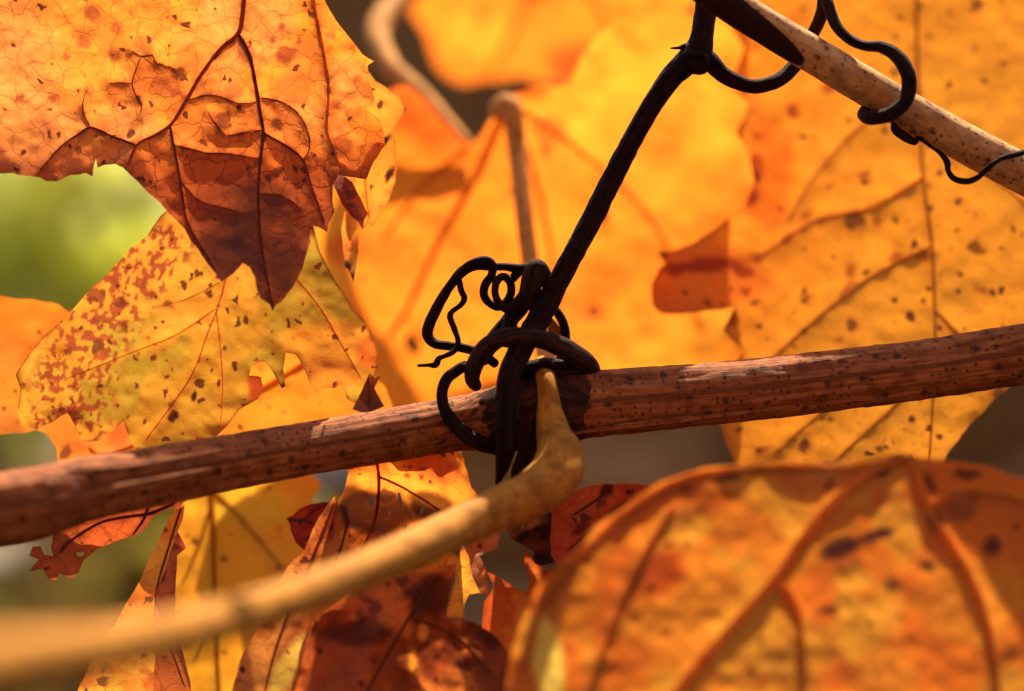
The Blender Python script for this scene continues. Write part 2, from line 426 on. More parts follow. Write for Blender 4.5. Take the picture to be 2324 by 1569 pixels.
def weed(label, u, v, off, radii, n, size, c0, c1, seed):
    top = P(u, v, off); base = np.array([top[0], top[1], 0.0])
    r = root('weed_bush', label, 'bush', base)
    leaf_cloud('foliage', foliage_material('weed_leaf_%d' % seed, c0, c1, 0.6), top, radii, n, size, r, seed)
    sm = DARK if False else STALK
    rr = np.random.default_rng(seed)
    for k in range(5):
        V = []; e = top + rr.uniform(-1, 1, 3) * np.array(radii) * 0.6
        p = [base + np.array([rr.uniform(-.01, .01), rr.uniform(-.01, .01), 0]), (base + e) / 2 + rr.uniform(-.02, .02, 3), e]
        F = []
        for i, q in enumerate(p):
            for j in range(6): V.append(q + np.array([math.cos(j * math.pi / 3), math.sin(j * math.pi / 3), 0]) * (0.003 - 0.001 * i))
        for i in range(2):
            for j in range(6): F.append((i * 6 + j, i * 6 + (j + 1) % 6, i * 6 + 6 + (j + 1) % 6, i * 6 + 6 + j))
        mesh_obj('stem', np.array(V), F, sm, r, np.array(V)[:, :2] * 1000)
weed('sunlit lime green bush in the blurred gap below the brown-tipped leaf', 110, 545, 520, (0.062, 0.03, 0.055), 90, 0.042, (0.56, 0.58, 0.05), (0.88, 0.86, 0.40), 5)
weed('low olive weed blurred behind the curled rust leaf', 300, 1330, 700, (0.05, 0.08, 0.05), 150, 0.040, (0.16, 0.12, 0.02), (0.30, 0.22, 0.04), 6)

def ground_hit(u, v):
    d = P(u, v, 0.0) - CAM; return CAM + d * (CAM[2] / -d[2])
def stone(label, u, v, r, seed):
    m = N('limestone_%d' % seed); co = m.n('ShaderNodeTexCoord').outputs[3]
    n = m.n('ShaderNodeTexNoise', {'Vector': co, 'Scale': 30.0, 'Detail': 5.0}).outputs[0]
    mat = m.out(m.n('ShaderNodeBsdfPrincipled', {'Base Color': m.mix(n, (0.36, 0.26, 0.17, 1), (0.66, 0.52, 0.38, 1)), 'Specular IOR Level': 0.05, 'Roughness': 0.95}).outputs[0])
    p = ground_hit(u, v); rr = np.random.default_rng(seed); V = []; F = []; na, nb = 18, 11
    for i in range(nb):
        th = math.pi * i / (nb - 1)
        for j in range(na):
            ph = 2 * math.pi * j / na; d = np.array([math.sin(th) * math.cos(ph), math.sin(th) * math.sin(ph), math.cos(th)])
            k = 1 + 0.35 * (float(fbm(np.array(d[0] * 2 + seed), np.array(d[1] * 2 + d[2] * 3), 1.0, seed, 3)) - 0.5)
            V.append(p + d * np.array([1.15, 0.9, 0.62]) * r * k + np.array([0, 0, r * 0.42]))
    for i in range(nb - 1):
        for j in range(na): F.append((i * na + j, (i + 1) * na + j, (i + 1) * na + (j + 1) % na, i * na + (j + 1) % na))
    o = mesh_obj('stone', np.array(V), F, mat); o['label'] = label; o['category'] = 'stone'
stone('pale blurred stone on the soil under the curled rust leaf tip', 95, 1400, 0.075, 3)
stone('cream blurred stone on the soil behind the upright folded leaf', 340, 1235, 0.09, 4)
stone('whitish blurred stone on the soil behind the crimson leaf tip', 705, 1110, 0.08, 5)
def litter():
    r = np.random.default_rng(12); V = []; F = []
    for i in range(700):
        y = r.uniform(0.5, 7.0); x = r.uniform(-1, 1) * (0.6 + y * 0.35); L = r.uniform(0.04, 0.09); a = r.uniform(0, 6.28); z0 = 0.035
        ca, sa = math.cos(a), math.sin(a); k = len(V)
        for (p, q, h) in ((-.5, 0, .02), (-.1, .42, .05), (-.1, -.42, .01), (.5, 0, .06), (0, 0, .0), (.25, .3, .03), (.25, -.3, .05)):
            V.append((x + (p * ca - q * sa) * L, y + (p * sa + q * ca) * L, z0 + (h + r.uniform(0, .3)) * L))
        F += [(k, k + 4, k + 1), (k, k + 2, k + 4), (k + 1, k + 4, k + 5), (k + 2, k + 6, k + 4), (k + 5, k + 4, k + 3), (k + 4, k + 6, k + 3)]
    o = mesh_obj('leaf_litter', np.array(V), F, foliage_material('fallen_leaf', (0.022, 0.008, 0.003), (0.095, 0.036, 0.011), 0.2))
    o['label'] = 'fallen brown leaves strewn over the soil'; o['category'] = 'leaves'; o['kind'] = 'stuff'
litter()
cn = leaf_cloud('fill_foliage', foliage_material('fill_leaf', (0.55, 0.20, 0.03), (0.62, 0.30, 0.05), 0.5), (0, -0.90, 1.05), (1.1, 0.55, 0.60), 620, 0.18, None, 77)  # added out of view to bounce warm fill and hide blue sky
cn['label'] = 'golden foliage added for warm fill light, unseen behind and above the viewpoint'; cn['category'] = 'foliage'; cn['kind'] = 'stuff'

# ================================================================== BACKGROUND LEAVES
def col_scarlet(u, v, dv, de):
    t = fbm(u, v, 170, 11); c = blend(flat(AMBER, u), flat(C(226, 76, 26), u), sstep(0.42, 0.60, t))
    c = blend(c, flat(GOLD, u), blob(u, v, 1080, 80, 90, 60, seed=3) * 0.8)
    return c, 0.15, 0.3, 0.1
leaf('grape_leaf', 'scarlet and orange blurred leaf hanging far behind the canes beside a dark gap',
     [(935, -140), (1500, -200), (1560, -20), (1500, 90), (1420, 130), (1330, 160), (1290, 205), (1230, 190), (1185, 165), (1150, 185), (1100, 178), (1060, 190), (1010, 170), (975, 120), (965, 70), (930, 20)],
     lambda u, v: 135 + (v - 100) * 0.03 + 4 * np.sin(u / 120.0), col_scarlet, [([(1250, -150), (1200, 0), (1110, 170)], 18, 8, V_RUST), ([(1250, -150), (1350, 0), (1420, 120)], 16, 8, V_RUST)],
     petiole=[(1250, -150, 138, 50), (1050, -100, 116, 54), (870, 40, 90, 54), (880, 140, 76, 50), (960, 222, 68, 48), (1066, 345, 61, 44)], petiole_mat=PALESTALK,
     step=18, jag=8, smooth=1, seed=11)

def col_mid(u, v, dv, de):
    c = blend(flat(GOLD, u), flat(AMBER, u), sstep(0.40, 0.62, fbm(u, v, 300, 21)))
    c = blend(c, flat(ORANGE, u), sstep(0.50, 0.68, fbm(u, v, 150, 22)) * 0.7)
    for (a, b, r, q) in ((1010, 270, 90, .9), (940, 190, 60, .6), (1250, 300, 45, .9), (900, 250, 60, .8), (1160, 170, 60, .8), (790, 560, 60, .8), (1370, 620, 70, .5), (1340, 690, 60, .5)):
        c = blend(c, flat(C(208, 84, 26), u), blob(u, v, a, b, r, r * 0.8, seed=int(a)) * q)
    c = blend(c, flat(C(190, 120, 40), u), 0.45 * np.exp(-dv / 18))
    return c, 0.03, 0.12, 0.0
leaf('grape_leaf', 'large golden blurred leaf behind the dark shoot with pale straw veins',
     [(880, 210), (920, 190), (960, 220), (1010, 280), (1070, 335), (1110, 275), (1150, 225), (1215, 190), (1290, 205), (1330, 110), (1400, 40), (1420, -120), (1450, -260), (1560, -290), (1680, -250), (1735, -60), (1690, 40), (1750, 120), (1765, 200), (1715, 290), (1745, 400), (1720, 500), (1700, 800), (1660, 925), (1500, 935), (1330, 930), (1060, 975), (900, 985), (800, 930), (740, 800), (700, 700), (600, 560), (640, 480), (740, 440), (800, 330), (830, 240)],
     lambda u, v: 58 + (u - 1300) * -0.012 + 5 * np.sin(u / 260.0 + v / 310.0), col_mid,
     [([(1155, 235), (1220, 420), (1260, 640), (1290, 900)], 10, 6, V_GOLD), ([(1140, 260), (1080, 400), (1000, 540), (930, 690), (880, 770)], 20, 12, V_OLIVE),
      ([(1160, 235), (1300, 330), (1480, 500), (1600, 760)], 10, 6, V_GOLD), ([(1060, 335), (960, 420), (860, 560)], 10, 6, V_GOLD)],
     petiole=[(1120, 262, 54, 50), (1156, 240, 50, 52), (1172, 330, 48, 44), (1186, 460, 42, 40), (1204, 600, 36, 40), (1230, 760, 30, 44), (1262, 900, 20, 50), (1290, 960, 8, 50)], petiole_mat=PALESTALK,
     holes=[[(1355, 470), (1380, 475), (1385, 500), (1365, 510)], [(915, 775), (932, 752), (952, 778), (958, 806), (938, 806)]],
     step=16, jag=6, smooth=1, seed=21, crinkle=0.8)

def col_right(u, v, dv, de):
    c = blend(flat(GOLD, u), flat(C(232, 150, 44), u), sstep(0.38, 0.65, fbm(u, v, 260, 31)))
    c = blend(c, flat(C(222, 118, 40), u), np.clip(blob(u, v, 1590, 640, 150, 85, seed=4) * 0.85, 0, 1))
    c = blend(c, flat(ORANGE, u), blob(u, v, 1740, 400, 60, 120, seed=41) * .7)
    for (a, b, ru, rv, ro) in ((1600, 602, 95, 16, -0.05), (1530, 612, 30, 18, 0), (1785, 545, 26, 11, -.6), (1720, 585, 22, 12, -.3), (1925, 655, 28, 9, -.9), (1930, 620, 12, 22, .2), (1710, 380, 22, 40, .2), (1700, 440, 18, 26, 0), (1830, 490, 20, 14, -.6), (1690, 620, 24, 14, 0), (1690, 660, 18, 12, 0), (1730, 1022, 9, 7, 0), (1752, 1024, 9, 7, 0), (1905, 770, 12, 9, 0), (2035, 585, 22, 14, 0), (2100, 580, 26, 12, 0), (1990, 500, 14, 12, 0), (2230, 660, 14, 10, .5), (1800, 250, 16, 20, 0), (1960, 400, 16, 12, 0), (1880, 200, 20, 14, 0), (1660, 730, 10, 26, .6)):
        c = blend(c, flat(C(150, 52, 24), u), blob(u, v, a, b, ru, rv, ro, seed=int(a + b)) * 0.9)
    c = blend(c, flat(C(40, 20, 14), u), blob(u, v, 1500, 574, 20, 12, .5, seed=7))
    c = blend(c, flat(C(188, 118, 40), u), 0.6 * np.exp(-dv / 9))
    c = blend(c, flat(C(150, 84, 34), u), 0.6 * np.exp(-de / 9))
    return c, 0.10 + 0.12 * sstep(800, 1000, v), 0.25, 0.0
leaf('grape_leaf', 'big golden leaf with toothed brown lobe tip behind the brown cane',
     [(2440, -150), (2700, 300), (2620, 640), (2400, 800), (2294, 875), (2250, 915), (2200, 965), (2150, 1030), (2110, 1120), (1950, 1180), (1760, 1120), (1665, 1050), (1640, 985), (1622, 925), (1640, 860), (1690, 800), (1655, 768), (1640, 750), (1668, 695), (1600, 706), (1540, 716), (1500, 714), (1482, 690), (1478, 650), (1492, 610), (1508, 598), (1490, 572), (1520, 573), (1570, 555), (1620, 520), (1690, 470), (1712, 410), (1700, 345), (1672, 300), (1700, 236), (1655, 190), (1690, 110), (1650, 40), (1690, -60), (1740, -150), (1850, -180), (2100, -170)],
     lambda u, v: 15 + (1000 - v) * 0.026 + 3 * np.sin((u - 1500) / 170.0) + 6 * sstep(1650, 1480, u), col_right,
     [([(2080, -60), (2082, 150), (2095, 400), (2115, 560), (2122, 760), (2112, 1000), (2100, 1110)], 9.0, 4.2, V_OLIVE), ([(2112, 560), (1960, 640), (1800, 770), (1660, 905)], 6.0, 3.0, V_OLIVE), ([(2100, 400), (1980, 470), (1850, 500), (1730, 580)], 5.4, 2.4, V_GOLD),
      ([(2118, 800), (2050, 900), (1960, 985), (1880, 1060)], 4.8, 3.0, V_OLIVE), ([(1960, 840), (1870, 930), (1800, 990), (1755, 1030)], 4.2, 2.4, V_OLIVE), ([(2090, 300), (2200, 360), (2350, 480)], 5.4, 3.0, V_GOLD), ([(2090, 200), (1950, 290), (1850, 400), (1790, 500)], 4.8, 2.4, V_GOLD), ([(2118, 700), (2200, 780), (2290, 860)], 4.8, 2.4, V_OLIVE)],
     step=13, jag=4, seed=31, crinkle=0.35)

def col_peach(u, v, dv, de):
    c = blend(flat(C(232, 134, 52), u), flat(AMBER, u), sstep(0.4, 0.62, fbm(u, v, 200, 41)))
    c = blend(c, flat(C(206, 84, 36), u), np.clip(blob(u, v, 270, 985, 30, 40, seed=2) + blob(u, v, 200, 1010, 60, 16, seed=8) * .6, 0, 1) * .8)
    c = blend(c, flat(GOLD, u), sstep(450, 560, u) * .9)
    return c, 0.12, 0.2, 0.0
leaf('grape_leaf', 'peach orange leaf tucked behind the speckled yellow-green leaf',
     [(-320, 720), (-150, 660), (30, 676), (90, 684), (150, 694), (190, 760), (240, 880), (380, 920), (500, 830), (560, 790), (660, 780), (800, 810), (900, 900), (870, 1000), (640, 1062), (520, 1070), (320, 1080), (170, 1082), (132, 1055), (125, 1010), (95, 970), (40, 985), (-150, 1000), (-300, 950)],
     lambda u, v: 17 + (u - 400) * 0.006 + (v - 800) * -0.01, col_peach,
     [([(700, 820), (560, 900), (430, 950), (250, 1030), (200, 1012)], 10, 5, V_GOLD)], step=14, jag=5, smooth=1, seed=41)

def col_lemon(u, v, dv, de):
    c = blend(flat(C(240, 166, 44), u), flat(C(226, 146, 36), u), sstep(0.4, 0.6, fbm(u, v, 180, 51)))
    c = blend(c, flat(C(206, 170, 46), u), blob(u, v, 560, 1150, 90, 60, seed=5) * .5)
    c = blend(c, flat(C(170, 128, 40), u), 0.75 * np.exp(-dv / 9))
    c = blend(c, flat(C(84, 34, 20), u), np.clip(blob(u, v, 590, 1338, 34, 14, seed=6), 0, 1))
    return c, 0.06, 0.15, 0.0
leaf('grape_leaf', 'bright lemon-gold leaf with olive veins hanging below the brown cane',
     [(395, 1085), (440, 1060), (600, 1050), (690, 1060), (740, 1100), (700, 1130), (720, 1180), (740, 1280), (790, 1420), (760, 1600), (640, 1760), (520, 1740), (430, 1620), (405, 1450), (390, 1300), (400, 1200)],
     lambda u, v: 24 + (v - 1300) * -0.01 + 2.5 * np.sin(u / 70.0), col_lemon,
     [([(474, 1070), (482, 1180), (486, 1320), (492, 1480), (500, 1660)], 13, 8, V_OLIVE), ([(478, 1150), (450, 1240), (412, 1330)], 9, 5, V_OLIVE), ([(480, 1110), (540, 1170), (600, 1240), (680, 1330)], 8, 4, V_OLIVE), ([(488, 1340), (470, 1420), (440, 1500)], 7, 4, V_OLIVE)],
     step=12, jag=4, smooth=1, seed=51)

# ================================================================== THE SPECKLED YELLOW-GREEN LEAF
def col_speck(u, v, dv, de):
    c = blend(flat(YGREEN, u), flat(C(204, 136, 44), u), sstep(0.40, 0.62, fbm(u, v, 170, 61)))
    c = blend(c, flat(C(146, 124, 38), u), sstep(0.48, 0.66, fbm(u, v, 130, 64)) * 0.75)
    c = blend(c, flat(C(226, 120, 36), u), sstep(0.0, 90, 80 - np.abs((u - 60) * 0.64 + (v - 790) * 0.77 - 20)) * 0.5)
    c = blend(c, flat(C(236, 190, 70), u), sstep(150, 30, u) * sstep(1000, 800, v) * .5)
    for (a, b, r) in ((440, 900, 10), (392, 945, 17), (510, 790, 7), (700, 930, 6)):
        c = blend(c, flat(C(60, 22, 14), u), blob(u, v, a, b, r * .7, r * 1.2, .3, wob=.5, seed=int(a)))
    edge_r = np.exp(-de / 4.5) * sstep(640, 720, u) * sstep(905, 840, v)
    c = blend(c, flat(C(84, 26, 16), u), edge_r)
    c = blend(c, flat(C(120, 44, 22), u), np.exp(-de / 5.0) * sstep(0.45, 0.6, fbm(u, v, 40, 66, 2)) * .9)
    c = blend(c, flat(C(176, 74, 30), u), blob(u, v, 583, 870, 24, 48, seed=9) * .95)
    c = blend(c, flat(C(200, 96, 36), u), blob(u, v, 830, 800, 30, 44, seed=12) * .8)
    c = blend(c, flat(C(198, 112, 42), u), blob(u, v, 740, 850, 90, 50, seed=13) * .5)
    c = blend(c, flat(C(222, 118, 44), u), np.exp(-dv / 6) * .35)
    # the rusty rash running along the upper left margin
    line = np.stack([np.interp(v, [480, 600, 720, 840, 1000], [400, 330, 235, 175, 150])], 1)[:, 0]
    dd = (u - line) * 0.72
    rash = np.exp(-(dd / 68.0) ** 2) * sstep(490, 540, v)
    n = fbm(u * 1.25 + v * .35, v - u * .2, 13, 67, 2) + 0.18 * (fbm(u, v, 70, 68, 2) - .5)
    sp = sstep(0.53, 0.60, n + 0.16 * (rash - 0.55)) * sstep(0.15, 0.55, rash)
    c = blend(c, flat(C(132, 58, 34), u), sp * .92)
    return c, 0.20, 0.06, 0.0
leaf('grape_leaf', 'yellow-green leaf with a rusty rash of specks along its upper margin',
     [(430, 470), (392, 468), (365, 490), (332, 535), (296, 566), (268, 596), (240, 625), (205, 657), (178, 690), (138, 730), (92, 770), (52, 822), (34, 850), (46, 882), (40, 930), (48, 965), (84, 976), (118, 958), (152, 936), (168, 962), (188, 1004), (222, 1000), (252, 982), (280, 956), (286, 978), (300, 1010), (330, 1040), (400, 1050), (470, 1030), (492, 990), (520, 962), (545, 930), (586, 906), (599, 880), (592, 856), (566, 852), (568, 834), (585, 823), (598, 822), (612, 836), (622, 852), (640, 880), (648, 876), (642, 838), (650, 800), (672, 806), (692, 845), (704, 872), (716, 886), (742, 880), (758, 882), (774, 872), (788, 905), (806, 915), (830, 880), (850, 852), (857, 832), (855, 800), (842, 752), (822, 722), (800, 700), (790, 680), (765, 645), (745, 610), (726, 570), (712, 515), (690, 490), (640, 500), (520, 480)],
     lambda u, v: 3.0 + (v - 750) * -0.006 + 10 * (np.clip((260 - u) / 260, 0, 2)) ** 2 * -0.25 + 2.2 * np.sin((u + v) / 150.0) + 5 * sstep(690, 880, u), col_speck,
     [([(560, 500), (530, 560), (500, 680), (470, 760), (430, 860), (330, 1000)], 3.3, 2.2, V_GOLD), ([(490, 700), (500, 790), (505, 880), (500, 960)], 2.8, 1.7, V_GOLD), ([(490, 700), (400, 760), (300, 800), (150, 860)], 2.8, 1.7, V_GOLD), ([(540, 520), (640, 600), (720, 690), (780, 790), (820, 860)], 2.8, 1.7, V_GOLD), ([(500, 640), (420, 680), (340, 700)], 2.2, 1.1, V_GOLD)],
     step=4.6, jag=2.5, seed=61, pucker=0.25, crinkle=0.45)

def col_scrap(u, v, dv, de):
    c = blend(flat(C(74, 32, 22), u), flat(C(120, 52, 28), u), sstep(.4, .65, fbm(u, v, 40, 71))); return c, 0.1, 0.2, 0.5
leaf('leaf_scrap', 'small dark brown curled scrap of leaf resting above the brown cane',
     [(838, 846), (852, 858), (864, 852), (850, 880), (862, 905), (872, 922), (830, 940), (800, 930), (812, 905), (824, 880)],
     lambda u, v: 1.0 + 5 * np.abs((u - 838) / 40.0), col_scrap, step=6, jag=2, seed=71)

# ================================================================== BIG BROWN-TIPPED LEAF, UPPER LEFT
def col_brown(u, v, dv, de):
    c = blend(flat(TAN, u), flat(C(236, 134, 40), u), sstep(0.40, 0.62, fbm(u, v, 190, 81)) * .8 + .2 * sstep(300, 700, u))
    g = v - 0.42 * np.abs(u - 570) + (fbm(u, v, 150, 82) - .5) * 330 + (fbm(u, v, 34, 83, 3) - .5) * 110
    for lo, hi, k in ((110, 250, C(214, 112, 42)), (230, 340, C(184, 88, 36)), (320, 450, C(146, 68, 33)), (430, 570, C(100, 49, 30)), (560, 700, C(76, 40, 30))):
        c = blend(c, flat(k, u), sstep(lo, hi, g))
    c = blend(c, flat(C(206, 112, 62), u), sstep(300, 400, v) * sstep(420, 250, u) * .8)
    c = blend(c, flat(C(120, 54, 34), u), np.exp(-de / 14) * sstep(340, 390, v) * .7)
    for (a, b, r, q) in ((188, 95, 20, .8), (210, 30, 22, .8), (265, 65, 18, .6), (260, 120, 20, .7), (330, 100, 26, .5), (285, 205, 44, .4), (375, 190, 40, .6), (430, 130, 30, .5), (650, 125, 24, .9), (120, 220, 13, .8), (46, 225, 12, .9), (150, 130, 9, .8), (620, 90, 10, .7), (680, 95, 8, .9), (700, 150, 60, .3), (660, 200, 50, .5), (775, 330, 26, .8), (760, 240, 14, .8), (640, 60, 9, .8), (530, 210, 26, .6), (560, 120, 22, .6), (395, 210, 14, .9), (750, 80, 12, .8), (810, 180, 12, .6), (800, 260, 18, .5), (100, 290, 40, .35), (255, 290, 60, .3)):
        c = blend(c, flat(C(158, 70, 38), u), blob(u, v, a, b, r, r * .9, seed=int(a + b), wob=.5) * q)
    n = sstep(0.5, 0.66, fbm(u, v, 26, 85, 3))
    c = blend(c, flat(C(62, 34, 22), u), np.exp(-dv / 11.0) * n * sstep(60, 200, v + 0.25 * u) * 0.95)
    c = blend(c, flat(C(150, 62, 30), u), np.exp(-dv / 12) * .5)
    dead = sstep(380, 640, g) * .62
    return c, 0.15, 0.55 + .45 * sstep(120, 340, g), dead
def dep_brown(u, v):
    z = -2.5 - 0.020 * (v - 230) * sstep(150, 420, v) - 0.010 * np.clip(330 - u, 0, 999)
    return z + 3.0 * sstep(680, 860, u) + 0.8 * np.sin((u - 560) / 90.0) * sstep(250, 600, v)
leaf('grape_leaf', 'orange leaf with dark brown dead pointed lobes and a rust vein network',
     [(-420, -300), (-100, -420), (400, -460), (690, -300), (735, 0), (762, 48), (796, 88), (822, 122), (848, 141), (834, 150), (836, 182), (850, 220), (862, 262), (870, 305), (874, 330), (862, 348), (848, 368), (832, 408), (806, 404), (782, 400), (768, 398), (756, 420), (755, 456), (760, 480), (748, 505), (742, 527), (724, 517), (705, 511), (700, 560), (686, 612), (664, 652), (640, 685), (628, 692), (621, 708), (612, 690), (590, 676), (582, 652), (578, 630), (564, 606), (550, 597), (530, 620), (502, 641), (490, 622), (472, 600), (450, 566), (432, 546), (418, 520), (400, 502), (384, 488), (364, 462), (340, 440), (312, 412), (292, 396), (280, 380), (264, 372), (240, 374), (224, 380), (217, 360), (210, 402), (195, 394), (180, 398), (160, 400), (126, 414), (104, 413), (90, 402), (60, 400), (28, 393), (-120, 400), (-330, 300), (-460, 60)],
     dep_brown, col_brown,
     [([(590, -420), (565, -150), (552, 20), (540, 76), (500, 112), (456, 170), (420, 232), (386, 284), (342, 312), (310, 330), (286, 388)], 14.4, 5.8, V_RUST),
      ([(540, 76), (566, 124), (580, 190), (590, 250), (598, 300), (594, 340), (588, 400), (587, 460), (591, 530), (602, 610), (620, 700)], 9.4, 4.3, V_DARK),
      ([(386, 284), (394, 330), (404, 380), (412, 430), (424, 500), (450, 550), (498, 628)], 6.5, 3.6, V_DARK),
      ([(310, 330), (260, 312), (206, 290), (180, 304), (142, 330), (112, 362), (84, 396)], 5.8, 3.6, V_DARK), ([(206, 290), (192, 262), (188, 236), (196, 205)], 4.3, 2.2, V_RUST),
      ([(700, -60), (722, 60), (736, 130), (746, 200), (742, 290), (756, 335), (772, 380)], 7.9, 4.3, V_GOLD),
      ([(598, 302), (618, 314), (650, 332), (686, 362), (706, 420), (724, 470), (738, 515)], 5.8, 2.9, V_DARK), ([(396, 330), (430, 338), (470, 348), (520, 350), (592, 362)], 4.3, 2.9, V_DARK),
      ([(590, 222), (640, 232), (680, 262), (702, 310), (700, 345), (688, 362)], 3.6, 2.9, V_DARK), ([(300, 115), (320, 128), (345, 124), (352, 140), (372, 148), (400, 156)], 2.9, 2.2, V_RUST), ([(320, 128), (300, 190), (316, 226), (322, 240), (318, 262)], 2.9, 2.2, V_DARK), ([(246, 188), (300, 188)], 2.9, 2.2, V_DARK),
      ([(598, 296), (560, 300), (520, 308), (500, 295), (470, 250)], 3.6, 2.2, V_DARK), ([(410, 410), (450, 455), (500, 470), (545, 480)], 3.6, 2.2, V_DARK), ([(588, 440), (640, 445), (680, 470)], 3.6, 2.2, V_DARK), ([(420, 230), (470, 215), (500, 220), (545, 235), (585, 230)], 2.9, 2.2, V_RUST)],
     step=6.5, jag=3, seed=81, pucker=1.1, crinkle=0.6)

def col_fold(u, v, dv, de):
    c = blend(flat(C(222, 152, 52), u), flat(C(232, 140, 44), u), sstep(.4, .62, fbm(u, v, 90, 91)))
    c = blend(c, flat(C(200, 150, 50), u), sstep(300, 180, v) * .5)
    c = blend(c, flat(C(44, 20, 14), u), np.clip(blob(u, v, 866, 325, 34, 9, -.75, seed=3) + blob(u, v, 885, 395, 9, 22, .5, seed=4) + blob(u, v, 915, 230, 5, 20, -.4, seed=5) + blob(u, v, 922, 250, 8, 6, seed=6), 0, 1))
    c = blend(c, flat(C(170, 84, 34), u), np.exp(-de / 5) * .6)
    return c, 0.22, 0.2, 0.0
leaf('grape_leaf', 'narrow ochre leaf edge curling out behind the brown-tipped leaf',
     [(818, 140), (838, 165), (852, 185), (872, 196), (892, 212), (912, 224), (924, 250), (905, 272), (894, 292), (897, 330), (901, 370), (897, 410), (884, 450), (866, 480), (852, 505), (842, 515), (838, 505), (824, 522), (806, 500), (796, 470), (800, 420), (806, 360), (812, 250)],
     lambda u, v: 6.0 + 4 * np.cos((u - 760) / 70.0), col_fold,
     [([(790, 190), (820, 320), (830, 430), (838, 500)], 5, 3, V_GOLD), ([(826, 380), (850, 360), (872, 320)], 4, 3, V_DARK)], step=6, jag=2, seed=91, pucker=.3)
def col_redfold(u, v, dv, de):
    c = blend(flat(C(206, 84, 36), u), flat(C(140, 52, 28), u), sstep(.4, .6, fbm(u, v, 40, 95))); return c, .1, .3, .1
leaf('leaf_scrap', 'rust red folded leaf scrap hanging beside the dark brown lobe',
     [(742, 385), (772, 392), (800, 415), (822, 455), (834, 484), (826, 500), (824, 522), (814, 505), (796, 490), (776, 462), (760, 425)],
     lambda u, v: -1.0 + 3 * np.abs((u - 0.7 * v - 460) / 40.0), col_redfold, step=6, jag=2, seed=95)
def col_strip(u, v, dv, de):
    c = blend(flat(C(222, 146, 52), u), flat(C(206, 110, 40), u), sstep(.4, .6, fbm(u, v, 40, 97)))
    c = blend(c, flat(C(60, 26, 16), u), np.clip(blob(u, v, 787, 605, 9, 14, seed=3) + blob(u, v, 800, 632, 6, 16, seed=5), 0, 1)); return c, .15, .3, .0
leaf('leaf_scrap', 'thin ochre strip of dry leaf dangling to a dark point',
     [(782, 480), (806, 500), (812, 530), (814, 570), (808, 610), (802, 642), (796, 625), (790, 612), (782, 606), (780, 570), (774, 520)],
     lambda u, v: 4 + 3 * np.sin((v - 480) / 50.0) + 2 * np.abs((u - 793) / 14.0), col_strip, step=5, jag=2, seed=97)

# ================================================================== LOWER LEFT CURLED LEAVES
def col_rust(u, v, dv, de):
    c = blend(flat(C(176, 80, 40), u), flat(C(208, 94, 40), u), sstep(.4, .6, fbm(u, v, 70, 101)))
    c = blend(c, flat(C(110, 48, 30), u), np.clip(np.exp(-dv / 7) * .7 + np.exp(-de / 8) * .5, 0, 1)); return c, .12, .75, .35
leaf('grape_leaf', 'curled rust brown leaf tip drooping under the left end of the cane',
     [(420, 1095), (330, 1110), (220, 1130), (130, 1190), (115, 1240), (122, 1262), (100, 1258), (92, 1240), (76, 1240), (68, 1262), (88, 1268), (66, 1296), (96, 1290), (112, 1316), (128, 1318), (134, 1300), (160, 1312), (180, 1298), (190, 1272), (224, 1246), (256, 1232), (284, 1222), (310, 1216), (334, 1196), (348, 1172), (376, 1160), (410, 1148), (424, 1130)],
     lambda u, v: 3.0 - 4 * np.cos((v - 1180 + 0.35 * (u - 250)) / 60.0), col_rust,
     [([(400, 1140), (340, 1165), (290, 1172), (230, 1185), (170, 1220), (135, 1250)], 7, 4, V_DARK), ([(340, 1140), (325, 1180), (300, 1215)], 8, 5, V_DARK)],
     holes=[[(172, 1254), (195, 1254), (188, 1263), (176, 1264)]], step=6.5, jag=3, seed=101)

def col_blade2(u, v, dv, de):
    c = blend(flat(C(236, 162, 60), u), flat(C(226, 134, 48), u), sstep(.4, .6, fbm(u, v, 60, 111)))
    c = blend(c, flat(C(196, 96, 40), u), sstep(.48, .6, fbm(u, v, 50, 112)) * sstep(1300, 1380, v) * .8); return c, .1, .3, .0
r_fold = leaf('grape_leaf', 'upright folded leaf with a yellow face and a rust red face',
     [(408, 1140), (420, 1150), (414, 1180), (392, 1240), (372, 1300), (352, 1350), (350, 1420), (352, 1500), (360, 1600), (300, 1700), (140, 1700), (180, 1560), (214, 1484), (260, 1420), (310, 1330), (350, 1250), (385, 1175)],
     lambda u, v: 4 + (400 - u) * 0.02 - 0.012 * (v - 1140), col_blade2, [([(412, 1150), (385, 1235), (356, 1340), (351, 1450)], 5, 5, V_DARK)], step=7, jag=3, seed=111)
def col_redface(u, v, dv, de):
    c = blend(flat(C(176, 74, 34), u), flat(C(206, 104, 46), u), sstep(.4, .65, fbm(u, v * .5, 60, 115)))
    c = blend(c, flat(C(120, 30, 18), u), blob(u, v, 400, 1220, 20, 30, seed=4) * .8)
    return c, .08, .6, .35
leaf('x', '', [(415, 1165), (400, 1200), (422, 1245), (402, 1262), (398, 1330), (398, 1400), (410, 1470), (432, 1540), (440, 1700), (340, 1700), (352, 1500), (351, 1420), (353, 1350), (373, 1298), (393, 1238)],
     lambda u, v: 2.5 - 0.012 * (v - 1140) - 5 * np.clip((u - 350) / 80.0, 0, 1.5) + 2, col_redface, [([(378, 1450), (398, 1500), (420, 1560)], 5, 4, V_DARK)], step=7, jag=3, seed=115, parent=r_fold)

